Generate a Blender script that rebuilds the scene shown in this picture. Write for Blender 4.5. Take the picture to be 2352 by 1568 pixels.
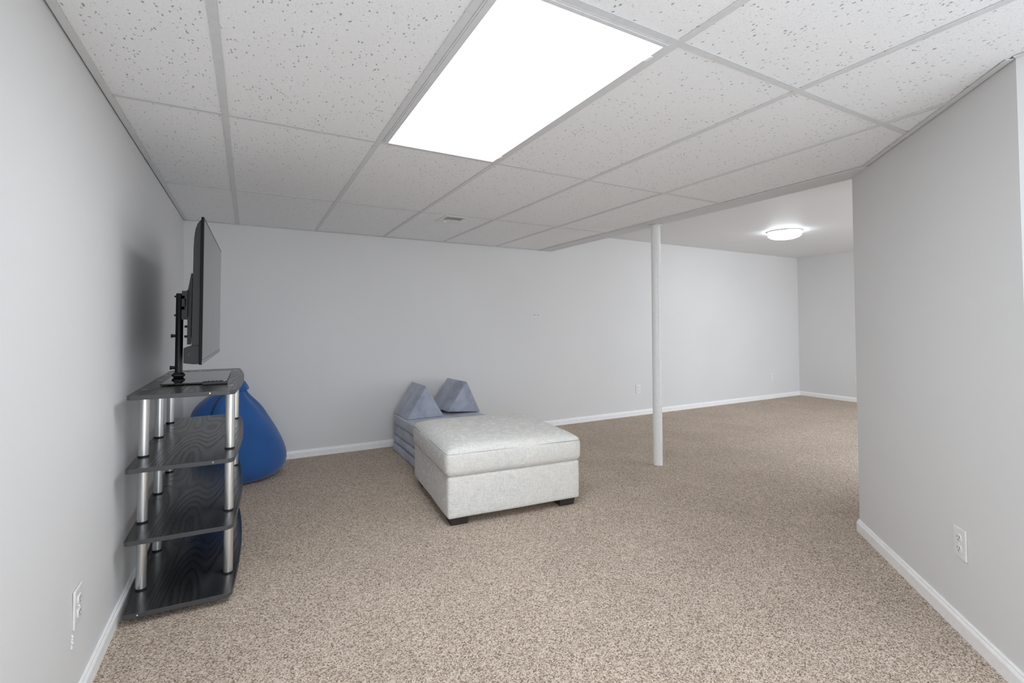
import bpy, bmesh, math, random
from mathutils import Vector, Matrix

for o in list(bpy.data.objects):
    bpy.data.objects.remove(o, do_unlink=True)
scene = bpy.context.scene
C = scene.collection
PI = math.pi

# ------------------------------------------------------------------ camera
IMG_W = 2352.0
F_PX = 1094.2
YAW, PITCH, ROLL = 0.5021, 0.0288, -0.0020
CAM = Vector((-0.5098, -2.2109, 1.1743))
fwd = Vector((math.sin(YAW) * math.cos(PITCH), math.cos(YAW) * math.cos(PITCH), math.sin(PITCH)))
rgt = Vector((math.cos(YAW), -math.sin(YAW), 0))
upv = rgt.cross(fwd)
r2 = rgt * math.cos(ROLL) + upv * math.sin(ROLL)
u2 = upv * math.cos(ROLL) - rgt * math.sin(ROLL)
cam_data = bpy.data.cameras.new('camera')
cam = bpy.data.objects.new('camera', cam_data)
C.objects.link(cam)
m = Matrix.Identity(4)
for i in range(3):
    m[i][0], m[i][1], m[i][2], m[i][3] = r2[i], u2[i], -fwd[i], CAM[i]
cam.matrix_world = m
cam_data.sensor_fit = 'HORIZONTAL'
cam_data.sensor_width = 36.0
cam_data.lens = F_PX / IMG_W * 36.0
cam_data.shift_y = -(784.0 - 712.1) / IMG_W
cam_data.clip_start = 0.02
scene.camera = cam

# ------------------------------------------------------------------ world, exposure
w = bpy.data.worlds.new('world')
scene.world = w
w.use_nodes = True
w.node_tree.nodes['Background'].inputs[0].default_value = (0.935, 1.0, 1.08, 1)
w.node_tree.nodes['Background'].inputs[1].default_value = 2.55   # even fill light, added; enters through unseen openings
scene.view_settings.view_transform = 'Standard'
scene.view_settings.look = 'None'
scene.view_settings.gamma = 1.0
scene.view_settings.use_curve_mapping = False
scene.view_settings.exposure = 0.12
scene.cycles.max_bounces = 24
scene.cycles.diffuse_bounces = 16
TROFFER_POWER = 12.0      # radiance of the fluorescent lens
DOME_POWER = 20.0         # radiance of the far flush-mount glass

# ------------------------------------------------------------------ dimensions (metres)
WB = 2.406                # back wall plane y
XL_B, XL_T = -0.964, -0.991   # left wall face at floor / at ceiling (the wall leans a little)
XF = 7.412                # far wall plane x
HC = 2.015                # suspended ceiling
HF = 2.246                # far drywall ceiling
S = 0.6096                # ceiling module
X6 = 2.379                # edge of suspended ceiling
XB = 2.545                # far edge of the boxed beam
DIAG = 3.29               # right wall: x - y = DIAG
RC = (2.525, -0.765)      # free end of right wall
RN = (1.615, -1.675)      # near corner of right wall
YLN = -2.2               # near end of the left wall, unseen, cut short to admit fill light
YN = -3.3                # unseen end behind the viewer, left open to let fill light in

# ------------------------------------------------------------------ helpers
def link(name, bm, mat, parent=None, smooth=False, kind=None, label=None):
    me = bpy.data.meshes.new(name)
    bm.normal_update()
    if smooth:
        for e in bm.edges:
            if len(e.link_faces) == 2 and e.calc_face_angle(0) > 0.75:
                e.smooth = False
    bm.to_mesh(me)
    bm.free()
    if mat is not None:
        me.materials.append(mat)
    if smooth:
        for p in me.polygons:
            p.use_smooth = True
    o = bpy.data.objects.new(name, me)
    C.objects.link(o)
    if parent is not None:
        o.parent = parent
    if kind:
        o['kind'] = kind
    if label:
        o['label'] = label
    return o

def copy_part(o, parent, loc=None, name=None):
    c = o.copy()
    C.objects.link(c)
    c.parent = parent
    if loc is not None:
        c.location = loc
    return c

def tag(o, label, cat, group=None, kind=None):
    o['label'] = label
    o['category'] = cat
    if group:
        o['group'] = group
    if kind:
        o['kind'] = kind
    return o

def empty(name, loc=(0, 0, 0), rz=0.0):
    o = bpy.data.objects.new(name, None)
    C.objects.link(o)
    o.location = loc
    o.rotation_euler = (0, 0, rz)
    o.empty_display_size = 0.05
    return o

def box(bm, x0, x1, y0, y1, z0, z1, bevel=0.0, seg=2):
    vs = [bm.verts.new(c) for c in ((x0, y0, z0), (x1, y0, z0), (x1, y1, z0), (x0, y1, z0),
                                    (x0, y0, z1), (x1, y0, z1), (x1, y1, z1), (x0, y1, z1))]
    fs = [bm.faces.new([vs[i] for i in f]) for f in
          ((3, 2, 1, 0), (4, 5, 6, 7), (0, 1, 5, 4), (1, 2, 6, 5), (2, 3, 7, 6), (3, 0, 4, 7))]
    if bevel > 0:
        es = list({e for f in fs for e in f.edges})
        bmesh.ops.bevel(bm, geom=es, offset=bevel, segments=seg, profile=0.5, affect='EDGES')
    return vs

def prism(bm, poly, a0, a1, axis='z', bevel=0.0, seg=2):
    """extrude a counter-clockwise 2-D polygon from a0 to a1 along an axis"""
    def P(p, a):
        if axis == 'z':
            return (p[0], p[1], a)
        if axis == 'y':
            return (p[0], a, p[1])
        return (a, p[0], p[1])
    lo = [bm.verts.new(P(p, a0)) for p in poly]
    hi = [bm.verts.new(P(p, a1)) for p in poly]
    n = len(poly)
    fs = [bm.faces.new(lo[::-1]), bm.faces.new(hi)]
    for i in range(n):
        fs.append(bm.faces.new((lo[i], lo[(i + 1) % n], hi[(i + 1) % n], hi[i])))
    bmesh.ops.recalc_face_normals(bm, faces=fs)
    if bevel > 0:
        es = list({e for e in list(fs[0].edges) + list(fs[1].edges)})
        bmesh.ops.bevel(bm, geom=es, offset=bevel, segments=seg, profile=0.5, affect='EDGES')
    return fs

def rings(bm, loops, close_start=True, close_end=True):
    vl = [[bm.verts.new(c) for c in lp] for lp in loops]
    n = len(vl[0])
    fs = []
    for a, b in zip(vl[:-1], vl[1:]):
        for i in range(n):
            fs.append(bm.faces.new((a[i], a[(i + 1) % n], b[(i + 1) % n], b[i])))
    if close_start:
        fs.append(bm.faces.new(vl[0][::-1]))
    if close_end:
        fs.append(bm.faces.new(vl[-1]))
    bmesh.ops.recalc_face_normals(bm, faces=fs)
    return fs

def lathe(bm, prof, c=(0, 0), n=24, close=True):
    lps = []
    for r, z in prof:
        lps.append([(c[0] + r * math.cos(2 * PI * i / n), c[1] + r * math.sin(2 * PI * i / n), z) for i in range(n)])
    return rings(bm, lps, close, close)

def tube(bm, pts, r, n=8):
    pts = [Vector(p) for p in pts]
    lps = []
    for i, p in enumerate(pts):
        a = pts[max(i - 1, 0)]
        b = pts[min(i + 1, len(pts) - 1)]
        t = (b - a).normalized()
        ref = Vector((0, 0, 1)) if abs(t.z) < 0.9 else Vector((1, 0, 0))
        u = t.cross(ref).normalized()
        v = t.cross(u)
        lps.append([p + (u * math.cos(2 * PI * k / n) + v * math.sin(2 * PI * k / n)) * r for k in range(n)])
    return rings(bm, lps)

def cyl(bm, p0, p1, r, n=16):
    return tube(bm, [p0, p1], r, n)

def clip_poly(poly, a, b, c):
    """keep the side a*x + b*y <= c"""
    out = []
    for i in range(len(poly)):
        p, q = poly[i], poly[(i + 1) % len(poly)]
        dp, dq = a * p[0] + b * p[1] - c, a * q[0] + b * q[1] - c
        if dp <= 0:
            out.append(p)
        if (dp < 0 < dq) or (dq < 0 < dp):
            t = dp / (dp - dq)
            out.append((p[0] + t * (q[0] - p[0]), p[1] + t * (q[1] - p[1])))
    return out

# ------------------------------------------------------------------ materials
class N:
    def __init__(self, name):
        self.m = bpy.data.materials.new(name)
        self.m.use_nodes = True
        self.t = self.m.node_tree
        self.b = self.t.nodes['Principled BSDF']
        self.out = self.t.nodes['Material Output']
    def new(self, typ, **kw):
        n = self.t.nodes.new(typ)
        for k, v in kw.items():
            setattr(n, k, v)
        return n
    def lk(self, a, b):
        self.t.links.new(a, b)
    def set(self, **kw):
        for k, v in kw.items():
            self.b.inputs[k.replace('_', ' ')].default_value = v
    def pos(self):
        return self.new('ShaderNodeNewGeometry').outputs['Position']
    def obj(self):
        return self.new('ShaderNodeTexCoord').outputs['Object']
    def mapping(self, vec, scale=(1, 1, 1), rot=(0, 0, 0), loc=(0, 0, 0)):
        mp = self.new('ShaderNodeMapping')
        mp.inputs['Scale'].default_value = scale
        mp.inputs['Rotation'].default_value = rot
        mp.inputs['Location'].default_value = loc
        self.lk(vec, mp.inputs['Vector'])
        return mp.outputs[0]
    def noise(self, vec, scale, detail=2.0, rough=0.5, dist=0.0):
        n = self.new('ShaderNodeTexNoise')
        n.inputs['Scale'].default_value = scale
        n.inputs['Detail'].default_value = detail
        n.inputs['Roughness'].default_value = rough
        n.inputs['Distortion'].default_value = dist
        self.lk(vec, n.inputs['Vector'])
        return n.outputs['Fac']
    def ramp(self, fac, stops, interp='LINEAR'):
        r = self.new('ShaderNodeValToRGB')
        r.color_ramp.interpolation = interp
        els = r.color_ramp.elements
        while len(els) < len(stops):
            els.new(0.5)
        for e, (p, c) in zip(els, stops):
            e.position = p
            e.color = (c[0], c[1], c[2], 1) if isinstance(c, (tuple, list)) else (c, c, c, 1)
        self.lk(fac, r.inputs[0])
        return r.outputs[0]
    def math(self, op, a, b=None):
        n = self.new('ShaderNodeMath', operation=op)
        for i, v in enumerate((a, b)):
            if v is None:
                continue
            if isinstance(v, (int, float)):
                n.inputs[i].default_value = v
            else:
                self.lk(v, n.inputs[i])
        return n.outputs[0]
    def mix(self, fac, a, b, typ='MIX'):
        n = self.new('ShaderNodeMix', data_type='RGBA', blend_type=typ)
        for key, v in (('Factor', fac), ('A', a), ('B', b)):
            idx = {'Factor': 0, 'A': 6, 'B': 7}[key]
            if isinstance(v, (int, float)):
                n.inputs[idx].default_value = v
            elif isinstance(v, tuple):
                n.inputs[idx].default_value = (v[0], v[1], v[2], 1)
            else:
                self.lk(v, n.inputs[idx])
        return n.outputs[2]
    def bump(self, h, strength, dist=0.001):
        n = self.new('ShaderNodeBump')
        n.inputs['Strength'].default_value = strength
        n.inputs['Distance'].default_value = dist
        self.lk(h, n.inputs['Height'])
        self.lk(n.outputs[0], self.b.inputs['Normal'])

def plain(name, col, rough=0.5, metal=0.0, spec=0.5):
    n = N(name)
    v = n.noise(n.pos(), 40.0, 2)
    c = n.ramp(v, [(0.3, tuple(k * 0.97 for k in col)), (0.7, tuple(min(1, k * 1.03) for k in col))])
    n.lk(c, n.b.inputs['Base Color'])
    n.set(Roughness=rough, Metallic=metal, Specular_IOR_Level=spec)
    return n.m

def paint(name, col, tex_scale, strength, rough=0.6):
    n = N(name)
    P = n.pos()
    big = n.noise(P, 1.3, 2)
    c = n.ramp(big, [(0.3, tuple(k * 0.985 for k in col)), (0.7, tuple(k * 1.015 for k in col))])
    n.lk(c, n.b.inputs['Base Color'])
    h = n.noise(P, tex_scale, 3, 0.55)
    n.bump(h, strength, 0.002)
    n.set(Roughness=rough, Specular_IOR_Level=0.3)
    return n.m

M = {}
M['wall'] = paint('wall_paint', (0.69, 0.69, 0.688), 130.0, 0.16, 0.55)
M['ceil_far'] = paint('drywall_ceiling_paint', (0.712, 0.720, 0.728), 45.0, 0.35, 0.55)
M['beam'] = paint('beam_paint', (0.652, 0.66, 0.668), 90.0, 0.12, 0.6)
M['trim'] = plain('white_trim_paint', (0.87, 0.87, 0.865), 0.35)
M['column'] = plain('column_paint', (0.80, 0.80, 0.795), 0.32)
M['tee'] = plain('grid_metal_white', (0.672, 0.68, 0.687), 0.45)
M['plate'] = plain('outlet_plastic', (0.76, 0.76, 0.75), 0.3)
M['slot'] = plain('slot_dark', (0.05, 0.05, 0.05), 0.6)
M['hole'] = plain('hole_grey', (0.14, 0.14, 0.14), 0.9)
M['blackmetal'] = plain('black_powder_coat', (0.012, 0.012, 0.013), 0.38)
M['tvback'] = plain('tv_shell_plastic', (0.022, 0.022, 0.0225), 0.5, 0.0, 0.3)
M['tvbezel'] = plain('tv_bezel_plastic', (0.004, 0.004, 0.004), 0.45, 0.0, 0.15)
M['tvtrim'] = plain('tv_lower_trim', (0.16, 0.16, 0.16), 0.25)
M['legwood'] = plain('dark_stained_leg', (0.030, 0.025, 0.024), 0.45)
M['collar'] = plain('black_rubber_collar', (0.010, 0.010, 0.010), 0.5)
M['chrome'] = plain('polished_chrome', (0.85, 0.85, 0.85), 0.12, 1.0)
M['zip'] = plain('zipper_navy', (0.012, 0.030, 0.075), 0.5)
M['rubber'] = plain('remote_rubber', (0.03, 0.03, 0.03), 0.45)
M['nickel'] = plain('brushed_nickel_ring', (0.62, 0.62, 0.61), 0.3, 0.9)
M['duct'] = plain('duct_grey', (0.64, 0.64, 0.638), 0.8)
M['plenum'] = plain('plenum_dark', (0.08, 0.08, 0.08), 0.9)

# brushed steel posts
n = N('brushed_steel')
h = n.noise(n.mapping(n.pos(), (220, 220, 6)), 1.0, 2)
n.lk(n.ramp(h, [(0.3, (0.70, 0.70, 0.695)), (0.7, (0.84, 0.84, 0.83))]), n.b.inputs['Base Color'])
n.set(Metallic=1.0, Roughness=0.36)
n.bump(h, 0.08, 0.0005)
M['steel'] = n.m

# black ash-grain laminate
n = N('black_woodgrain_laminate')
P = n.obj()
warp = n.noise(n.mapping(P, (3.0, 0.42, 1.0)), 2.0, 1, 0.35)
wv = n.new('ShaderNodeTexWave', wave_type='BANDS', bands_direction='X')
wv.inputs['Scale'].default_value = 3.0
wv.inputs['Distortion'].default_value = 0.0
comb = n.new('ShaderNodeCombineXYZ')
sx = n.new('ShaderNodeSeparateXYZ')
n.lk(P, sx.inputs[0])
gx = n.math('ADD', n.math('MULTIPLY', warp, 1.9), n.math('MULTIPLY', sx.outputs[0], 1.2))
n.lk(gx, comb.inputs[0])
n.lk(comb.outputs[0], wv.inputs['Vector'])
fine = n.noise(n.mapping(P, (260, 12, 40)), 1.0, 2)
g = n.math('ADD', n.math('MULTIPLY', wv.outputs['Fac'], 0.75), n.math('MULTIPLY', fine, 0.25))
n.lk(n.ramp(g, [(0.12, (0.019, 0.019, 0.020)), (0.55, (0.029, 0.029, 0.030)), (1.0, (0.048, 0.048, 0.049))]), n.b.inputs['Base Color'])
n.lk(n.ramp(g, [(0.1, 0.28), (0.9, 0.22)]), n.b.inputs['Roughness'])
n.bump(g, 0.03, 0.0006)
M['laminate'] = n.m
M['laminate_edge'] = plain('black_edge_band', (0.055, 0.055, 0.058), 0.42)

# dark mirror-like glass for screen and base plate
n = N('tv_screen_glass')
n.set(Base_Color=(0.012, 0.012, 0.013, 1), Roughness=0.16, IOR=1.5)
n.lk(n.ramp(n.noise(n.pos(), 5.0, 1), [(0.3, 0.09), (0.7, 0.11)]), n.b.inputs['Roughness'])
M['screen'] = n.m
n = N('black_glass_plate')
n.set(Base_Color=(0.008, 0.008, 0.008, 1), IOR=1.7)
n.lk(n.ramp(n.noise(n.pos(), 8.0, 1), [(0.3, 0.05), (0.7, 0.08)]), n.b.inputs['Roughness'])
M['glass'] = n.m

# carpet
n = N('beige_carpet')
P = n.pos()
warp = n.new('ShaderNodeTexNoise')
warp.inputs['Scale'].default_value = 140.0
warp.inputs['Detail'].default_value = 1.0
n.lk(P, warp.inputs['Vector'])
vm = n.new('ShaderNodeVectorMath', operation='MULTIPLY_ADD')
n.lk(warp.outputs['Color'], vm.inputs[0])
vm.inputs[1].default_value = (0.006, 0.006, 0.006)
n.lk(P, vm.inputs[2])
vor = n.new('ShaderNodeTexVoronoi', feature='F1')
vor.inputs['Scale'].default_value = 250.0
n.lk(vm.outputs[0], vor.inputs['Vector'])
sep = n.new('ShaderNodeSeparateColor')
n.lk(vor.outputs['Color'], sep.inputs[0])
n1 = n.noise(P, 300.0, 3, 0.65)
n2 = n.noise(P, 26.0, 3, 0.6)
n3 = n.noise(P, 2.2, 3, 0.55)
yarn_shade = n.math('ADD', n.math('MULTIPLY', sep.outputs[0], 0.42), n.math('MULTIPLY', n1, 0.58))
col = n.ramp(yarn_shade, [(0.22, (0.10, 0.070, 0.050)), (0.36, (0.36, 0.275, 0.208)), (0.48, (0.63, 0.510, 0.410)), (0.68, (0.90, 0.780, 0.660))])  # dark stops paint the shade between tufts into the colour
tone = n.math('ADD', n.math('MULTIPLY', n2, 0.22), n.math('MULTIPLY', n3, 0.30))
tone = n.math('ADD', tone, 0.74)
cmb = n.new('ShaderNodeCombineColor')
for i in range(3):
    n.lk(tone, cmb.inputs[i])
n.lk(n.mix(1.0, col, cmb.outputs[0], 'MULTIPLY'), n.b.inputs['Base Color'])
hh = n.math('SUBTRACT', n.math('MULTIPLY', n1, 1.2), vor.outputs['Distance'])
n.bump(hh, 0.85, 0.006)
n.set(Roughness=0.95, Specular_IOR_Level=0.1)
M['carpet'] = n.m

# mineral-fibre ceiling tile, fissured
n = N('fissured_ceiling_tile')
P = n.pos()
info = n.new('ShaderNodeObjectInfo')
off = n.new('ShaderNodeVectorMath', operation='ADD')
n.lk(P, off.inputs[0])
cx_ = n.new('ShaderNodeCombineXYZ')
n.lk(n.math('MULTIPLY', info.outputs['Random'], 37.0), cx_.inputs[0])
n.lk(n.math('MULTIPLY', info.outputs['Random'], 91.0), cx_.inputs[1])
n.lk(cx_.outputs[0], off.inputs[1])
wn = n.new('ShaderNodeTexNoise')
wn.inputs['Scale'].default_value = 70.0
wn.inputs['Detail'].default_value = 2.0
n.lk(off.outputs[0], wn.inputs['Vector'])
wv2 = n.new('ShaderNodeVectorMath', operation='MULTIPLY_ADD')
n.lk(wn.outputs['Color'], wv2.inputs[0])
wv2.inputs[1].default_value = (0.014, 0.014, 0.0)
n.lk(off.outputs[0], wv2.inputs[2])
va = n.new('ShaderNodeTexVoronoi', feature='F1')
va.inputs['Scale'].default_value = 1.0
va.inputs['Randomness'].default_value = 1.0
n.lk(n.mapping(wv2.outputs[0], (102, 56, 0.0)), va.inputs['Vector'])
sa = n.new('ShaderNodeSeparateColor')
n.lk(va.outputs['Color'], sa.inputs[0])
rad = n.math('MULTIPLY', n.math('SUBTRACT', sa.outputs[0], 0.22), 0.42)
big = n.math('LESS_THAN', va.outputs['Distance'], rad)
big_s = n.ramp(n.math('SUBTRACT', rad, va.outputs['Distance']), [(0.0, 0.0), (0.10, 0.85)])
vb = n.new('ShaderNodeTexVoronoi', feature='F1')
vb.inputs['Scale'].default_value = 1.0
n.lk(n.mapping(off.outputs[0], (190, 190, 0.0)), vb.inputs['Vector'])
pin = n.ramp(vb.outputs['Distance'], [(0.10, 1.0), (0.26, 0.0)])
dark = n.math('MAXIMUM', big_s, n.math('MULTIPLY', pin, 0.34))
n.lk(n.mix(dark, (0.862, 0.872, 0.880), (0.30, 0.303, 0.306)), n.b.inputs['Base Color'])
fin = n.noise(off.outputs[0], 380.0, 2)
n.bump(n.math('SUBTRACT', n.math('MULTIPLY', fin, 0.25), dark), 0.6, 0.003)
n.set(Roughness=0.9, Specular_IOR_Level=0.15)
M['tile'] = n.m

# woven upholstery (ottoman)
n = N('cream_linen_weave')
P = n.obj()
def thread(axis_scale):
    return n.noise(n.mapping(P, axis_scale), 1.0, 2, 0.6)
a_ = thread((420, 420, 22))
b_ = thread((22, 22, 420))
c_ = thread((420, 22, 60))
wv = n.math('MAXIMUM', n.math('MAXIMUM', a_, b_), c_)
cl = n.ramp(wv, [(0.50, (0.54, 0.535, 0.51)), (0.60, (0.70, 0.695, 0.665)), (0.8, (0.80, 0.795, 0.765))])
stain = n.noise(P, 3.0, 3)
n.lk(n.mix(n.ramp(stain, [(0.45, 0.0), (0.75, 0.35)]), cl, (0.74, 0.70, 0.64)), n.b.inputs['Base Color'])
n.bump(n.math('ADD', wv, n.math('MULTIPLY', n.noise(P, 7.0, 2), 1.5)), 0.30, 0.003)
n.set(Roughness=0.9, Specular_IOR_Level=0.15, Sheen_Weight=0.15)
M['linen'] = n.m
M['seam'] = plain('cream_seam_cord', (0.42, 0.415, 0.39), 0.9, 0.0, 0.1)

# grey-blue microsuede
n = N('grey_blue_microsuede')
P = n.pos()
f = n.noise(P, 6.5, 4, 0.6, 0.6)
n.lk(n.ramp(f, [(0.30, (0.265, 0.288, 0.352)), (0.52, (0.365, 0.392, 0.472)), (0.72, (0.440, 0.475, 0.555))]), n.b.inputs['Base Color'])
n.bump(n.noise(P, 14.0, 3), 0.25, 0.01)
n.set(Roughness=0.85, Specular_IOR_Level=0.15, Sheen_Weight=0.35)
M['suede'] = n.m
n = N('navy_stretch_fabric')
P = n.pos()
f = n.noise(P, 4.0, 3)
n.lk(n.ramp(f, [(0.3, (0.020, 0.088, 0.285)), (0.7, (0.027, 0.110, 0.335))]), n.b.inputs['Base Color'])
n.bump(n.noise(P, 9.0, 2), 0.15, 0.01)
n.set(Roughness=0.75, Specular_IOR_Level=0.2, Sheen_Weight=0.25)
M['navy'] = n.m

# lamp lenses
def emissive(name, strength, lens_bands=False):
    n = N(name)
    n.set(Base_Color=(0.9, 0.9, 0.9, 1), Roughness=0.35)
    P = n.obj()
    if lens_bands:
        sxx = n.new('ShaderNodeSeparateXYZ')
        n.lk(P, sxx.inputs[0])
        # two tubes above the prismatic lens, at a third and two thirds of its width
        t1 = n.math('ABSOLUTE', n.math('SUBTRACT', sxx.outputs[0], 0.19))
        t2 = n.math('ABSOLUTE', n.math('SUBTRACT', sxx.outputs[0], 0.43))
        d = n.math('MINIMUM', t1, t2)
        fac = n.ramp(d, [(0.0, 1.0), (0.14, 0.78)], 'EASE')
        n.lk(n.math('MULTIPLY', fac, strength), n.b.inputs['Emission Strength'])
        vp = n.new('ShaderNodeTexChecker')
        vp.inputs['Scale'].default_value = 160.0
        n.lk(n.mapping(P, (1, 1, 1), (0, 0, PI / 4)), vp.inputs['Vector'])
        n.bump(vp.outputs['Fac'], 0.3, 0.001)
    else:
        fr = n.ramp(n.noise(P, 6.0, 1), [(0.3, 0.97), (0.7, 1.0)])
        n.lk(n.math('MULTIPLY', fr, strength), n.b.inputs['Emission Strength'])
    n.set(Emission_Color=(0.945, 1.0, 1.06, 1))
    return n.m
M['lens'] = emissive('prismatic_lens_lit', TROFFER_POWER, True)
M['domeglass'] = emissive('opal_glass_lit', DOME_POWER)

# ------------------------------------------------------------------ setting: floor and walls
bm = bmesh.new()
box(bm, -1.12, 7.55, YN, 2.54, -0.06, 0.0)
tag(link('floor', bm, M['carpet']), 'beige and brown cut-pile carpet floor, flecked with painted pile shadow', 'floor', kind='structure')

bm = bmesh.new()
slope = (XL_T - XL_B) / HC
ZT = 2.36
prism(bm, [(XL_B, 0), (XL_B + slope * ZT, ZT), (-1.12, ZT), (-1.12, 0)], YLN, 2.54, 'y')
wall_left = tag(link('wall_left', bm, M['wall']), 'light grey painted wall behind the television', 'wall', kind='structure')
bm = bmesh.new()
box(bm, -0.95 - 0.17, 7.55, WB, WB + 0.13, 0, ZT)
wall_back = tag(link('wall_back', bm, M['wall']), 'long light grey wall behind the ottoman and column', 'wall', kind='structure')
bm = bmesh.new()
box(bm, XF, XF + 0.13, -0.9, WB, 0, ZT)
tag(link('wall_far', bm, M['wall']), 'short grey end wall at the far right beyond the dome lamp', 'wall', kind='structure')
bm = bmesh.new()
prism(bm, [RC, RN, (RN[0], YN), (RN[0] + .12, YN), (RN[0] + .12, RN[1] - .05), (RC[0] + .085, RC[1] - .085)], 0, ZT, 'z')
wall_right = tag(link('wall_right', bm, M['wall']), 'slanting light grey wall in the right foreground', 'wall', kind='structure')
bm = bmesh.new()
box(bm, RC[0] + 0.04, 3.5, RC[1] - 0.12, RC[1], 0, HF)  # unseen wall added to cut the light reaching the far area
tag(link('wall_light_block', bm, M['wall']), 'unseen light grey wall added behind the slanting wall to block light', 'wall', kind='structure')

# tiny flaws in the walls
for x in (2.316, 2.361):
    bm = bmesh.new()
    lathe(bm, [(0.0035, 0), (0.006, 0.0008), (0.003, 0.0012)], n=10)
    o = link('screw_hole', bm, M['hole'], wall_back)
    o.matrix_world = Matrix.Translation((x, WB, 1.276)) @ Matrix.Rotation(PI / 2, 4, 'X') @ Matrix.Diagonal((1.3, .8, 1, 1))

# boxed beam along the edge of the suspended ceiling
bm = bmesh.new()
box(bm, X6 + 0.002, XB, -2.0, WB, HC - 0.004, HF + 0.03, 0.004, 1)
tag(link('trim_1', bm, M['beam']), 'grey boxed beam running over the white column', 'beam', kind='structure')
# far ceiling
bm = bmesh.new()
box(bm, XB, XF, -0.9, WB, HF, HF + 0.06)
tag(link('ceiling_far', bm, M['ceil_far']), 'smooth textured drywall ceiling of the far area', 'ceiling', kind='structure')

# baseboards: moulded profile swept along each wall
BH, BT = 0.066, 0.014
def baseboard(name, p0, p1, nrm, label):
    """p0, p1 on the wall face; nrm points into the room"""
    p0, p1, nv = Vector((*p0, 0)), Vector((*p1, 0)), Vector((*nrm, 0)).normalized()
    prof = [(0, 0), (BT, 0), (BT, BH * 0.70), (BT * 0.80, BH * 0.80), (BT * 0.62, BH * 0.84), (BT * 0.55, BH * 0.95), (BT * 0.35, BH), (0, BH)]
    bm = bmesh.new()
    rings(bm, [[p + nv * a + Vector((0, 0, b)) for a, b in prof] for p in (p0, p1)])
    return tag(link(name, bm, M['trim']), label, 'baseboard', kind='structure')
baseboard('baseboard_left', (XL_B, WB), (XL_B, YLN), (1, 0), 'white baseboard along the wall under the television')
baseboard('baseboard_back', (XL_B, WB), (XF, WB), (0, -1), 'long white baseboard along the back wall')
baseboard('baseboard_far', (XF, WB), (XF, RC[1]), (-1, 0), 'short white baseboard at the far end wall')
# right wall base with its return round the free end
prof = [(0, 0), (BT, 0), (BT, BH * 0.70), (BT * 0.80, BH * 0.80), (BT * 0.62, BH * 0.84), (BT * 0.55, BH * 0.95), (BT * 0.35, BH), (0, BH)]
bm = bmesh.new()
nd = Vector((-1, 1, 0)).normalized()
td = Vector((1, 1, 0)).normalized()
n1v = nd
n2v = Vector((0, 1, 0))
def mitre(p, na, nb, a, b):
    mdir = (na + nb).normalized()
    return Vector((*p, 0)) + mdir * (a / mdir.dot(na)) + Vector((0, 0, b))
n0v = Vector((-1, 0, 0))
loops = [[Vector((RN[0], YN, 0)) + n0v * a + Vector((0, 0, b)) for a, b in prof],
         [mitre(RN, n0v, n1v, a, b) for a, b in prof],
         [mitre(RC, n1v, n2v, a, b) for a, b in prof],
         [Vector((3.5, RC[1], 0)) + n2v * a + Vector((0, 0, b)) for a, b in prof]]
rings(bm, loops)
tag(link('baseboard_right', bm, M['trim']), 'white baseboard along the slanting right wall', 'baseboard', kind='structure')

# ------------------------------------------------------------------ suspended ceiling
xs = [XL_T, -S, 0.0, S, 2 * S, 3 * S, X6]
ys = [WB, 2 * S, 0.0, -2 * S, -4 * S, YN]
bm = bmesh.new()
prism(bm, [(XL_T - .05, YN), (RN[0], YN), RN, (X6, X6 - DIAG), (X6, WB), (XL_T - .05, WB)], HC + 0.16, HC + 0.19, 'z')
ceiling = tag(link('ceiling', bm, M['plenum']), 'suspended ceiling of white fissured panels in a metal grid', 'ceiling', kind='structure')
def in_room(poly, gap=0.003):
    """the part of a ceiling piece that lies inside the room, as one or two polygons"""
    top = clip_poly(clip_poly(poly, 0, -1, -RN[1]), 1, -1, DIAG - gap * 1.4)
    low = clip_poly(clip_poly(poly, 0, 1, RN[1]), 1, 0, RN[0] - gap)
    if all(p[1] >= RN[1] for p in poly):
        return [top] if len(top) > 2 else []
    if all(p[1] <= RN[1] for p in poly):
        return [low] if len(low) > 2 else []
    return [q for q in (top, low) if len(q) > 2]
random.seed(3)
for i in range(6):
    for j in range(5):
        if i == 2 and j == 2:
            continue                                  # the lamp takes this module
        x0, x1, y1, y0 = xs[i], xs[i + 1], ys[j], ys[j + 1]
        g = 0.004
        gl_ = 0.014 if i == 0 else g
        poly = [(x0 + gl_, y0 + g), (x1 - g, y0 + g), (x1 - g, y1 - g), (x0 + gl_, y1 - g)]
        pieces = in_room(poly, 0.014)
        if not pieces:
            continue
        bm = bmesh.new()
        dz = random.uniform(-0.0006, 0.0006)
        for pc in pieces:
            prism(bm, pc, HC + 0.0035 + dz, HC + 0.018 + dz, 'z')
        link('ceiling_tile', bm, M['tile'], ceiling)
FL = 0.012       # half flange
def tee(name, poly):
    pieces = in_room(poly)
    if not pieces:
        return
    bm = bmesh.new()
    for pc in pieces:
        prism(bm, pc, HC, HC + 0.0022, 'z')
    link(name, bm, M['tee'], ceiling)
for x in xs[1:-1]:
    tee('main_tee', [(x - FL, YN), (x + FL, YN), (x + FL, WB), (x - FL, WB)])
for j, y in enumerate(ys[1:-1]):
    for i in range(6):
        xa = xs[i] + (FL if i else 0)
        xb = xs[i + 1] - (FL if i < 5 else 0)
        xa += 0.012 if i == 0 else 0
        tee('cross_tee', [(xa, y - FL), (xb, y - FL), (xb, y + FL), (xa, y + FL)])
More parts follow.
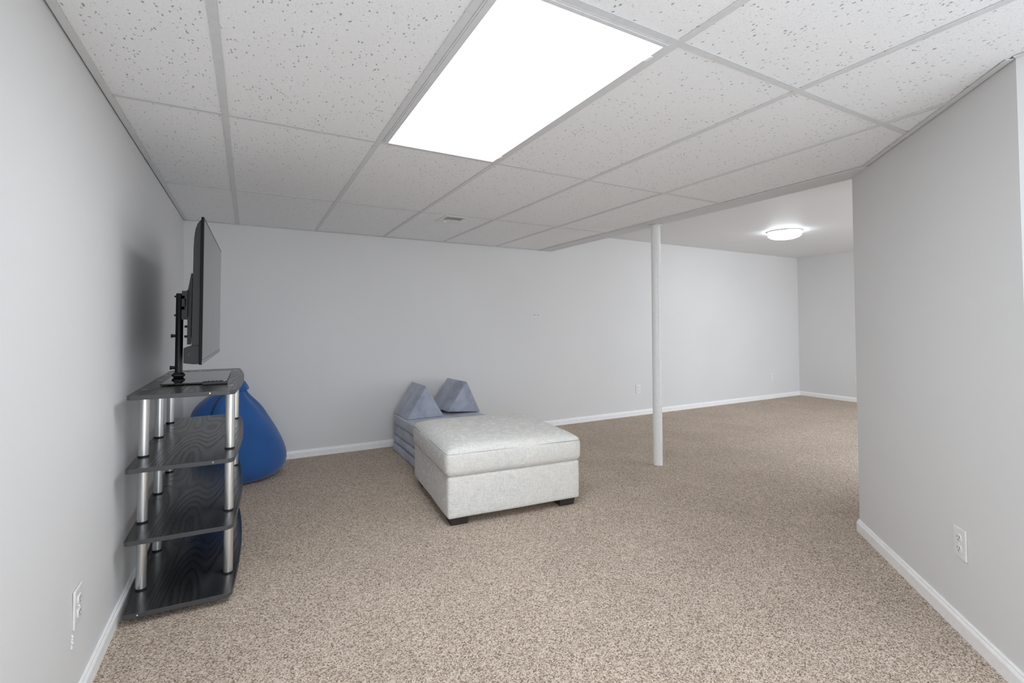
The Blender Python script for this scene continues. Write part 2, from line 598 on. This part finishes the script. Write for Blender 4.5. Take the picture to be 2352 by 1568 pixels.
# wall angle moulding
def angle(p0, p1, nrm, w_=0.022, off=0.0015):
    p0, p1, nv = Vector((*p0, 0)), Vector((*p1, 0)), Vector((*nrm, 0)).normalized()
    o_ = off
    pr = [(o_, -0.0015), (w_, -0.0015), (w_, 0.001), (o_ + .002, 0.001), (o_ + .002, 0.02), (o_, 0.02)]
    bm = bmesh.new()
    rings(bm, [[p + nv * a + Vector((0, 0, HC + b)) for a, b in pr] for p in (p0, p1)])
    link('wall_angle', bm, M['tee'], ceiling)
angle((XL_T, WB), (XL_T, YN), (1, 0), 0.027, 0.0055)
angle((XL_T, WB), (X6, WB), (0, -1), 0.014)
angle((X6, WB), (X6, X6 - DIAG), (-1, 0), 0.014)
angle((X6, X6 - DIAG), RN, (-1, 1), 0.026, 0.0045)
angle(RN, (RN[0], YN), (-1, 0), 0.024)

# ------------------------------------------------------------------ fluorescent troffer
t = tag(empty('ceiling_light_panel', (0, -2 * S, HC)), 'large lit fluorescent panel set into the tiled ceiling', 'ceiling light')
fx0, fx1, fy0, fy1 = 0.013, S - 0.013, 0.013, 2 * S - 0.013
lx0, lx1, ly0, ly1 = 0.040, S - 0.032, 0.034, 2 * S - 0.024
def ring_frame(bm, o, i_, z0, z1):
    ox0, ox1, oy0, oy1 = o
    ix0, ix1, iy0, iy1 = i_
    ov = [(ox0, oy0), (ox1, oy0), (ox1, oy1), (ox0, oy1)]
    iv = [(ix0, iy0), (ix1, iy0), (ix1, iy1), (ix0, iy1)]
    V = [[bm.verts.new((x, y, z)) for x, y in pts] for pts, z in ((ov, z0), (iv, z0), (iv, z1), (ov, z1))]
    fs = []
    for a, b in ((0, 1), (1, 2), (2, 3), (3, 0)):
        for k in range(4):
            fs.append(bm.faces.new((V[a][k], V[a][(k + 1) % 4], V[b][(k + 1) % 4], V[b][k])))
    bmesh.ops.recalc_face_normals(bm, faces=fs)
bm = bmesh.new()
ring_frame(bm, (fx0, fx1, fy0, fy1), (fx0 + .006, fx1 - .006, fy0 + .006, fy1 - .006), -0.001, 0.03)
link('outer_frame', bm, M['tee'], t)
bm = bmesh.new()
ring_frame(bm, (fx0 + .0070, fx1 - .0070, fy0 + .0070, fy1 - .0070), (lx0, lx1, ly0, ly1), -0.003, 0.008)
link('door_frame', bm, M['tee'], t)
bm = bmesh.new()
box(bm, lx0 - .004, lx1 + .004, ly0 - .004, ly1 + .004, 0.002, 0.006)
link('lens', bm, M['lens'], t, label='glowing prismatic plastic lens')
bm = bmesh.new()
ring_frame(bm, (fx0, fx1, fy0, fy1), (fx0 + .004, fx1 - .004, fy0 + .004, fy1 - .004), 0.03, 0.11)
box(bm, fx0, fx1, fy0, fy1, 0.11, 0.114)
link('housing', bm, M['tee'], t)
for y in (0.10, 2 * S - 0.10):
    bm = bmesh.new()
    box(bm, fx1 - .020, fx1 - .008, y - .014, y + .014, -0.0055, -0.0025, 0.001, 1)
    link('latch', bm, M['trim'], t)

# ------------------------------------------------------------------ flush-mount dome lamp in the far area
t = tag(empty('flush_mount_lamp', (4.93, 1.10, HF)), 'lit round flush-mount lamp with nickel rings on the far ceiling', 'ceiling light')
RL = 0.180
bm = bmesh.new()
lathe(bm, [(RL, 0.0), (RL + .004, -0.004), (RL + .004, -0.016), (RL - .004, -0.018), (RL - .02, -0.016), (RL - .02, 0)], n=48)
link('ceiling_ring', bm, M['nickel'], t, True)
bm = bmesh.new()
lathe(bm, [(RL - .022, -0.010), (RL - .014, -0.020), (RL - .012, -0.052), (RL - .03, -0.070), (RL - .07, -0.084), (RL - .12, -0.092), (0.012, -0.095)], n=48)
link('glass_shade', bm, M['domeglass'], t, True, label='glowing opal glass shade')
bm = bmesh.new()
lathe(bm, [(RL - .006, -0.044), (RL - .001, -0.044), (RL - .001, -0.052), (RL - .006, -0.052), (RL - .006, -0.044)], n=48, close=False)
link('lower_ring', bm, M['nickel'], t, True)
for k in range(4):
    a = 0.55 + k * PI / 2 + PI
    bm = bmesh.new()
    c, s_ = math.cos(a), math.sin(a)
    cyl(bm, ((RL - .003) * c, (RL - .003) * s_, -0.012), ((RL - .003) * c, (RL - .003) * s_, -0.052), 0.0035, 8)
    link('strut', bm, M['nickel'], t)

# ------------------------------------------------------------------ ceiling register
t = tag(empty('ceiling_vent', (0.905, 1.375, HC)), 'small white air register with grey louvres in a ceiling tile', 'vent')
bm = bmesh.new()
ring_frame(bm, (-.095, .095, -.125, .125), (-.072, .072, -.095, .015), -0.0012, 0.004)
link('frame', bm, M['plate'], t)
bm = bmesh.new()
box(bm, -.073, .073, -.096, .016, 0.0028, 0.0034)
link('duct_opening', bm, M['duct'], t)
for k in range(7):
    bm = bmesh.new()
    y = -.088 + k * .0162
    prism(bm, [(y, -0.0010), (y + .0100, 0.0018), (y + .0095, 0.0024), (y - .0005, -0.0004)], -.072, .072, 'x')
    link('louvre', bm, M['duct'], t)
bm = bmesh.new()
box(bm, -.05, -.02, .060, .066, -0.012, -0.003, 0.001, 1)
link('damper_lever', bm, M['tee'], t)

# ------------------------------------------------------------------ steel support column
t = tag(empty('support_column', (2.487, 0.72, 0)), 'slim round white steel column standing on the carpet', 'column')
bm = bmesh.new()
lathe(bm, [(0.038, 0.0), (0.038, HC - 0.016)], n=40)
link('shaft', bm, M['column'], t, True)
bm = bmesh.new()
box(bm, -.041, .041, -.041, .041, HC - 0.016, HC - 0.0042, 0.002, 1)
link('cap_plate', bm, M['beam'], t)

# ------------------------------------------------------------------ wall outlets
def outlet(loc, rz, label, group=None):
    """plate in the local xz plane, front towards -y"""
    t = tag(empty('wall_outlet', loc, rz), label, 'outlet', group)
    bm = bmesh.new()
    box(bm, -.038, .038, -.0065, 0.0, -.058, .058, 0.0035, 2)
    link('cover_plate', bm, M['plate'], t)
    for zc in (-.0205, .0205):
        bm = bmesh.new()
        pts = []
        for k in range(24):
            a = 2 * PI * k / 24
            pts.append((0.0165 * math.cos(a), zc + max(-.0135, min(.0135, 0.0175 * math.sin(a)))))
        prism(bm, pts, -.0095, -.006, 'y', 0.0008, 1)
        r = link('receptacle', bm, M['plate'], t)
        for x, hgt in ((-.0065, .0075), (.0065, .0090)):
            bm = bmesh.new()
            box(bm, x - .0011, x + .0011, -.0099, -.0093, zc + .0035 - hgt / 2, zc + .0035 + hgt / 2)
            link('slot', bm, M['slot'], r)
        bm = bmesh.new()
        cyl(bm, (0, -.0099, zc - .0075), (0, -.0093, zc - .0075), .0024, 10)
        link('ground_hole', bm, M['slot'], r)
    bm = bmesh.new()
    cyl(bm, (0, -.0085, 0), (0, -.006, 0), .0032, 12)
    link('screw', bm, M['trim'], t)
    return t
outlet((3.872, WB, 0.334), 0, 'white outlet on the back wall just left of the column')
outlet((6.667, WB, 0.334), 0, 'white outlet on the back wall near the far corner')
outlet((XF, 1.545, 0.334), -PI / 2, 'white outlet on the far end wall half hidden by the right wall')
outlet((1.866, 1.866 - DIAG, 0.339), -PI * 0.75, 'white outlet low on the slanting right wall')
xo = XL_B + slope * 0.31
outlet((xo, -0.262, 0.312), PI / 2, 'white outlet on the left wall in front of the stand, wall chipped below')

# chipped paint below the left outlet
bm = bmesh.new()
random.seed(11)
for k in range(7):
    y = -0.302 + random.uniform(-.006, .006)
    z = 0.243 - k * 0.0055
    bmesh.ops.create_icosphere(bm, subdivisions=1, radius=random.uniform(.0025, .005), matrix=Matrix.Translation((XL_B + slope * z, y, z)))
link('chipped_plaster', bm, M['plate'], wall_left)

# ------------------------------------------------------------------ four-tier stand
ST = empty('tv_stand', (-0.75, 0.745, 0))
tag(ST, 'black wood-grain four-tier stand with steel posts holding the television', 'tv stand')
ox, oy = -0.75, 0.745
def shelf_outline():
    back, side, bulge, half = -0.934 - ox, -0.562 - ox, -0.535 - ox, 0.580
    pts = []
    r = 0.03
    pts += [(back, -half + .010), (back + .004, -half + .003), (back + .012, -half)]
    # near end up to rounded front corner (the end swings slightly towards the front)
    fr = -half - 0.012
    for k in range(6):
        a = -PI / 2 + k * (PI / 2 * 0.92) / 5
        pts.append((side - r + r * math.cos(a), fr + r + r * math.sin(a)))
    # bowed front
    y0, y1 = fr + r + .002, -(fr + r + .002)
    for k in range(1, 20):
        q = k / 20
        y = y0 + (y1 - y0) * q
        pts.append((side - .001 + (bulge - side) * (1 - (2 * q - 1) ** 2), y))
    for k in range(6):
        a = PI / 2 * 0.08 + k * (PI / 2 * 0.92) / 5
        pts.append((side - r + r * math.cos(a), -(fr + r) + r * math.sin(a)))
    pts += [(back + .012, half), (back + .004, half - .003), (back, half - .010)]
    return pts
TH = 0.018
shelf_z = [0.026, 0.308, 0.588, 0.876]
bm = bmesh.new()
prism(bm, shelf_outline(), 0.0, TH, 'z', 0.0012, 1)
sh0 = link('shelf', bm, M['laminate'], ST)
sh0.data.materials.append(M['laminate_edge'])
for p in sh0.data.polygons:
    if abs(p.normal.z) < 0.9:
        p.material_index = 1
sh0.location = (0, 0, shelf_z[0])
shelves = [sh0]
for z in shelf_z[1:]:
    shelves.append(copy_part(sh0, ST, (0, 0, z)))
PR = 0.019
posts = [(-0.907, 0.372), (-0.907, 0.770), (-0.909, 1.175), (-0.586, 0.352), (-0.584, 1.145)]
protos = {}
for k in range(3):
    h = shelf_z[k + 1] - shelf_z[k] - TH
    for i, (x, y) in enumerate(posts):
        key = round(h, 4)
        if key not in protos:
            bm = bmesh.new()
            lathe(bm, [(PR, 0.006), (PR, h - .003)], n=28)
            po = link('post', bm, M['steel'], ST, True)
            bm = bmesh.new()
            lathe(bm, [(PR + .0012, 0.0), (PR + .0012, 0.006), (PR - .001, 0.007)], n=28)
            co = link('collar', bm, M['collar'], po)
            protos[key] = (po, co)
        else:
            a, b = protos[key]
            po = copy_part(a, ST)
            co = copy_part(b, po)
        po.location = (x - ox, y - oy, shelf_z[k] + TH)
bm = bmesh.new()
lathe(bm, [(0.016, 0), (0.0158, 0.0006), (0.012, 0.0013), (0.004, 0.0016)], n=24)
cap0 = link('post_cap', bm, M['chrome'], ST, True)
for i, (x, y) in enumerate(posts):
    c = cap0 if i == 0 else copy_part(cap0, ST)
    c.location = (x - ox, y - oy, shelf_z[3] + TH - 0.0010)
# screws in the near edge of the shelves
for z, x in ((shelf_z[3], -0.655), (shelf_z[2], -0.640), (shelf_z[0], -0.885)):
    bm = bmesh.new()
    yy = -0.580 - 0.012 * max(0, (x + .934) / .37) if False else -0.5865
    lathe(bm, [(0.0035, 0.0), (0.003, 0.003), (0.001, 0.004)], n=10)
    o = link('edge_screw', bm, M['chrome'], ST)
    yy = -0.580 - 0.012 * ((x + 0.922) / 0.33)
    o.matrix_local = Matrix.Translation((x - ox, yy + .001, z + TH * 0.55)) @ Matrix.Rotation(PI / 2, 4, 'X')
# low feet under the bottom board
for i, (x, y) in enumerate(posts):
    bm = bmesh.new()
    lathe(bm, [(0.018, 0.0), (0.020, 0.026)], c=(x - ox, y - oy), n=16)
    link('foot', bm, M['collar'], ST)
TOP = shelf_z[3] + TH

# ------------------------------------------------------------------ television on its pedestal
TV = empty('television', (-0.80, 0.75, TOP))
tag(TV, 'black flat-screen television on a pedestal mount, seen edge-on', 'television')
tx, ty, tz = -0.80, 0.75, TOP
RT = Matrix.Rotation(-0.0115, 4, 'Z')
def tvpart(name, bm, mat, smooth=False, label=None, parent=None):
    for v in bm.verts:
        v.co = RT @ Vector((v.co.x - tx - 0.117, v.co.y - ty, v.co.z - tz)) + Vector((0.117, 0, 0))
    return link(name, bm, mat, parent or TV, smooth, label=label)
XS = -0.683            # screen plane at TV centre
Y0, Y1, Z0, Z1 = 0.205, 1.295, 1.003, 1.635
bm = bmesh.new()
prism(bm, [(XS - .010, Z0), (XS, Z0), (XS, Z1), (XS - .010, Z1)], Y0, Y1, 'y', 0.0012, 1)
tvpart('bezel', bm, M['tvbezel'])
bm = bmesh.new()
box(bm, XS - .0005, XS + .0006, Y0 + .008, Y1 - .008, Z0 + .020, Z1 - .008)
tvpart('screen', bm, M['screen'], label='dark glossy screen reflecting the grey wall')
bm = bmesh.new()
box(bm, XS - .0004, XS + .0012, Y0 + .002, Y1 - .002, Z0 + .001, Z0 + .0185)
tvpart('lower_trim', bm, M['tvtrim'], label='grey strip under the screen')
bm = bmesh.new()
prof = [(XS - .010, 1.085), (XS - .010, 1.624), (XS - .016, 1.618), (XS - .024, 1.605), (XS - .031, 1.580), (XS - .035, 1.545), (XS - .0365, 1.50), (XS - .0385, 1.085)]
prism(bm, prof[::-1], Y0 + .006, Y1 - .006, 'y', 0.001, 1)
tvpart('back_shell', bm, M['tvback'])
bm = bmesh.new()
prof = [(XS - .010, 1.006), (XS - .010, 1.0845), (XS - .042, 1.0845), (XS - .058, 1.079), (XS - .066, 1.074), (XS - .066, 1.012), (XS - .05, 1.009), (XS - .03, 1.006)]
prism(bm, prof[::-1], Y0 + .006, Y1 - .006, 'y', 0.001, 1)
sp = tvpart('speaker_housing', bm, M['tvback'])
for dz in (1.050, 1.043):
    bm = bmesh.new()
    box(bm, XS - .050, XS - .043, Y0 + .0050, Y0 + .0062, dz, dz + .003)
    tvpart('port_slot', bm, M['slot'], parent=sp)
# mount bracket
for ya in (0.655, 0.845):
    bm = bmesh.new()
    prism(bm, [(-.770, 1.075), (-.766, 1.43), (-.772, 1.432), (-.785, 1.345), (-.785, 1.075)], ya - .009, ya + .009, 'y', 0.0008, 1)
    for v in bm.verts:
        v.co = Vector((v.co.x - tx, v.co.y - ty, v.co.z - tz))
    arm = link('bracket_arm', bm, M['blackmetal'], TV)
    for z in (1.125, 1.40, 1.205):
        bm = bmesh.new()
        cyl(bm, (-.772 - tx, ya - ty, z - tz), (-.718 - tx, ya - ty, z - tz), 0.007, 12)
        link('spacer', bm, M['blackmetal'], arm)
    for z in (1.165, 1.115):
        bm = bmesh.new()
        cyl(bm, (-.797 - tx, ya - ty, z - tz), (-.782 - tx, ya - ty, z - tz), 0.006, 10)
        link('knob', bm, M['blackmetal'], arm)
bm = bmesh.new()
for a, b, c, d in ((-.815, -.783, 1.305, 1.345), (-.815, -.783, 1.20, 1.265), (-.815, -.803, 1.25, 1.32)):
    box(bm, a - tx, b - tx, -.05, .05, c - tz, d - tz)
box(bm, -.788 - tx, -.783 - tx, -.13, .13, 1.215 - tz, 1.345 - tz)
link('bracket_plate', bm, M['blackmetal'], TV)
PX = -0.8285
bm = bmesh.new()
lathe(bm, [(0.0165, 0.008), (0.0165, 1.331 - TOP), (0.014, 1.334 - TOP)], c=(PX - tx, 0), n=28)
link('pole', bm, M['blackmetal'], TV, True)
bm = bmesh.new()
lathe(bm, [(0.0200, 0.010), (0.0290, 0.020), (0.0290, 0.026), (0.0185, 0.036)], c=(PX - tx, 0), n=6)
link('pole_collar', bm, M['blackmetal'], TV)
for z, l, r in ((1.117, .018, .0075), (0.955, .020, .0080), (1.318, .006, .0045), (1.222, .006, .0045)):
    bm = bmesh.new()
    cyl(bm, (PX - tx - .015, 0, z - tz), (PX - tx - .0165 - l, 0, z - tz), r, 14)
    cyl(bm, (PX - tx - .0165 - l * .6, 0, z - tz), (PX - tx - .0165 - l, 0, z - tz), r * 1.25, 14)
    link('pole_knob', bm, M['blackmetal'], TV)
bm = bmesh.new()
box(bm, -.866 - tx, -.606 - tx, .455 - ty, 1.045 - ty, 0.003, 0.010, 0.0015, 1)
gl = link('glass_base', bm, M['glass'], TV, label='black tempered glass base plate')
for x in (-.85, -.622):
    for y in (.475, 1.025):
        bm = bmesh.new()
        lathe(bm, [(0.010, 0.0), (0.010, 0.003)], c=(x - tx, y - ty), n=14)
        link('pad', bm, M['collar'], gl)

# ------------------------------------------------------------------ remote control
t = tag(empty('remote_control', (-0.652, 0.425, TOP), 0.03), 'small black remote lying on the stand in front of the glass base', 'remote')
bm = bmesh.new()
box(bm, -.052, .052, -.019, .019, 0.0, 0.015, 0.005, 3)
link('body', bm, M['rubber'], t)
random.seed(5)
for i in range(6):
    for j in range(2):
        bm = bmesh.new()
        x = -.040 + i * .0155
        y = -.008 + j * .016
        lathe(bm, [(0.0042, 0.0145), (0.0042, 0.0165), (0.003, 0.0172)], c=(x, y), n=10)
        link('button', bm, M['plate'] if (i, j) == (5, 0) else M['tvback'], t)

# ------------------------------------------------------------------ bean bag
t = tag(empty('bean_bag', (-0.60, 2.04, 0)), 'navy blue teardrop bean bag in the corner behind the stand', 'bean bag')
prof = [  # z, cx, cy, rx, ry
    (0.000, -.600, 2.065, .235, .215), (0.008, -.600, 2.065, .285, .260), (0.035, -.597, 2.062, .328, .298), (0.085, -.594, 2.058, .352, .318),
    (0.150, -.594, 2.052, .356, .324), (0.220, -.598, 2.046, .343, .318), (0.300, -.604, 2.040, .315, .300), (0.380, -.612, 2.032, .284, .275),
    (0.460, -.640, 2.024, .260, .246), (0.530, -.655, 2.016, .236, .216), (0.590, -.656, 2.008, .186, .178), (0.635, -.650, 2.002, .136, .132),
    (0.665, -.625, 1.998, .094, .090), (0.680, -.615, 1.996, .082, .078)]
def ring_at(z, cx, cy, rx, ry, n=56, ripple=0.0, ph=0.0):
    L = []
    for k in range(n):
        a = 2 * PI * k / n
        w_ = 1 + ripple * math.sin(7 * a + ph) + 0.5 * ripple * math.sin(11 * a + 2 * ph)
        L.append((cx + 0.60 + rx * w_ * math.cos(a), cy - 2.04 + ry * w_ * math.sin(a), z))
    return L
bm = bmesh.new()
lps = []
for (z, a, b, c, d) in prof:
    rp = 0.0 if z < .4 else min(0.045, (z - .4) * 0.2)
    lps.append(ring_at(z, a, b, c, d, ripple=rp, ph=z * 2))
rings(bm, lps)
body = link('body', bm, M['navy'], t, True)
sm = body.modifiers.new('subsurf', 'SUBSURF')
sm.levels = sm.render_levels = 1
bm = bmesh.new()
lps = []
for (z, a, b, c, d) in [(0.668, -.612, 1.996, .070, .066), (0.672, -.610, 1.996, .088, .084), (0.684, -.607, 1.994, .090, .086), (0.697, -.600, 1.992, .080, .076),
                        (0.715, -.596, 1.990, .068, .064), (0.740, -.592, 1.988, .050, .044), (0.755, -.592, 1.986, .030, .024)]:
    lps.append(ring_at(z, a, b, c, d, n=40, ripple=0.05, ph=z * 9))
rings(bm, lps)
link('gathered_top', bm, M['navy'], t, True)
# zip running down the front from the neck
bm = bmesh.new()
pts = []
for (z, a, b, c, d) in prof[3:-1]:
    an = -1.98 + 0.10 * (z - .4)
    pts.append((a + .60 + (c + .0015) * math.cos(an), b - 2.04 + (d + .0015) * math.sin(an), z))
tube(bm, pts, 0.0045, 6)
link('zipper', bm, M['zip'], t, True)

# ------------------------------------------------------------------ ottoman
OT = tag(empty('ottoman', (0.975, 0.797, 0), -0.0825), 'large square cream linen ottoman with a thick top cushion', 'ottoman')
HB = 0.441
def soft_box(hx, hy, z0, z1, r, n, crown=0.0, bulge=0.0, sag=0.0, seed=0):
    """rounded box with gently crowned top and bulging sides"""
    rnd = random.Random(seed)
    bm = bmesh.new()
    bmesh.ops.create_cube(bm, size=2.0)
    bmesh.ops.subdivide_edges(bm, edges=bm.edges[:], cuts=n, use_grid_fill=True)
    ph = [rnd.uniform(0, 6.28) for _ in range(6)]
    hz = (z1 - z0) / 2
    zc = (z0 + z1) / 2
    for v in bm.verts:
        x, y, z = v.co
        # place on a rounded box: inner core + radius
        def rmap(u, h):
            # remap so that vertices cluster at the rounded edges
            s_ = math.copysign(1, u)
            a = abs(u)
            return s_ * h * (1 - (1 - a) ** 1.7) if a < 1 else s_ * h
        p = Vector((rmap(x, hx), rmap(y, hy), rmap(z, hz)))
        core = Vector((max(-hx + r, min(hx - r, p.x)), max(-hy + r, min(hy - r, p.y)), max(-hz + r, min(hz - r, p.z))))
        d = p - core
        if d.length > 1e-9:
            p = core + d.normalized() * r
        fx, fy, fz = p.x / hx, p.y / hy, p.z / hz
        if crown and p.z > 0:
            p.z += crown * (1 - fx ** 8) * (1 - fy ** 8) * fz
            p.z += 0.003 * math.sin(3.1 * fx + ph[0]) * math.cos(2.7 * fy + ph[1]) * fz
        if bulge:
            k = (1 - fz * fz)
            p.x += bulge * k * fx * (1 - fy ** 6 * .5)
            p.y += bulge * k * fy * (1 - fx ** 6 * .5)
            p.x += 0.002 * math.sin(5 * fy + ph[2]) * abs(fx) ** 6 * math.copysign(1, fx)
            p.y += 0.002 * math.sin(5 * fx + ph[3]) * abs(fy) ** 6 * math.copysign(1, fy)
        v.co = (p.x, p.y, p.z + zc)
    return bm
bm = soft_box(HB, HB, 0.046, 0.290, 0.016, 14, bulge=0.003, seed=1)
link('base', bm, M['linen'], OT, True)
bm = soft_box(HB + .008, HB + .008, 0.284, 0.442, 0.036, 20, crown=0.030, bulge=0.010, seed=2)
cu = link('cushion', bm, M['linen'], OT, True)
# stitched seams round the top edge and down the corners of the cushion
hs = HB + .0090
bm = bmesh.new()
pts = []
rr = 0.035
for cxn, cyn, a0 in ((1, -1, -PI / 2), (1, 1, 0), (-1, 1, PI / 2), (-1, -1, PI)):
    for k in range(5):
        a = a0 + k * PI / 8
        pts.append((cxn * (hs - rr) + rr * math.cos(a), cyn * (hs - rr) + rr * math.sin(a), 0.4205))
pts.append(pts[0])
tube(bm, pts, 0.0022, 6)
link('seam', bm, M['seam'], cu, True)
for sx_, sy_ in ((1, -1), (1, 1), (-1, 1), (-1, -1)):
    bm = bmesh.new()
    box(bm, -.058, .058, -.058, .058, 0.0, 0.050)
    for v in bm.verts:
        k = 1.0 if v.co.z > .02 else 0.86
        v.co.x = sx_ * (HB - .020 - .058) + (v.co.x * k)
        v.co.y = sy_ * (HB - .020 - .058) + (v.co.y * k)
    bmesh.ops.bevel(bm, geom=bm.edges[:], offset=0.002, segments=1, affect='EDGES')
    link('leg', bm, M['legwood'], OT)

# ------------------------------------------------------------------ foam play-couch pieces
mats = [(0.000, 0.074, 0.676, 1.425, 1.49, 2.272, 'flat grey-blue foam mat lying on the carpet, lowest of the stack', 0.006),
        (0.0745, 0.146, 0.684, 1.431, 1.48, 2.262, 'grey-blue foam mat with a bulging edge, second from the carpet', 0.014),
        (0.1465, 0.245, 0.690, 1.421, 1.50, 2.262, 'thick grey-blue foam mat, third from the carpet', 0.008),
        (0.2455, 0.332, 0.684, 1.425, 1.50, 2.268, 'grey-blue foam mat under the two wedges, topmost of the stack', 0.008)]
for i, (z0, z1, x0, x1, y0, y1, lb, bl) in enumerate(mats):
    bm = soft_box((x1 - x0) / 2, (y1 - y0) / 2, z0, z1, 0.012 if i != 1 else 0.024, 10, crown=0.0, bulge=bl * .6, seed=20 + i)
    o = link('foam_mat', bm, M['suede'], None, True)
    o.location = ((x0 + x1) / 2, (y0 + y1) / 2, 0)
    tag(o, lb, 'foam mat', 'stacked foam mats')
    bm = bmesh.new()
    hx, hy = (x1 - x0) / 2 - .001, (y1 - y0) / 2 - .001
    zs = z1 - 0.010
    tube(bm, [(-hx, -hy + .03, zs), (-hx, hy - .03, zs)], 0.0022, 6)
    link('seam', bm, M['suede'], o)

def wedge(name, wdt, hgt, dep, loc, rz, label):
    """triangular prism, axis along local y, base at z = 0"""
    bm = bmesh.new()
    prism(bm, [(-wdt / 2, 0), (wdt / 2, 0), (0, hgt)], -dep / 2, dep / 2, 'y')
    bmesh.ops.bevel(bm, geom=bm.edges[:], offset=0.011, segments=3, profile=0.5, affect='EDGES')
    t = tag(empty(name, loc, rz), label, 'cushion', 'foam wedge cushions')
    link('cover', bm, M['suede'], t, True)
    bm = bmesh.new()
    h2, w2 = hgt - .016, wdt / 2 - .016
    pts = [(-w2, -dep / 2 + .0015, .006), (w2, -dep / 2 + .0015, .006), (0, -dep / 2 + .0015, h2), (-w2, -dep / 2 + .0015, .006)]
    tube(bm, pts, 0.002, 6)
    link('piping', bm, M['suede'], t)
    return t
wedge('wedge_cushion', 0.350, 0.292, 0.404, (0.871, 2.118, 0.3325), 0.03, 'grey-blue triangular foam wedge nearest the bean bag')
w2 = wedge('wedge_cushion', 0.352, 0.285, 0.405, (1.243, 2.150, 0.3500), 0.097, 'grey-blue triangular foam wedge farther from the bean bag, tipped slightly')
w2.rotation_euler = (0.0, 0.095, 0.097)
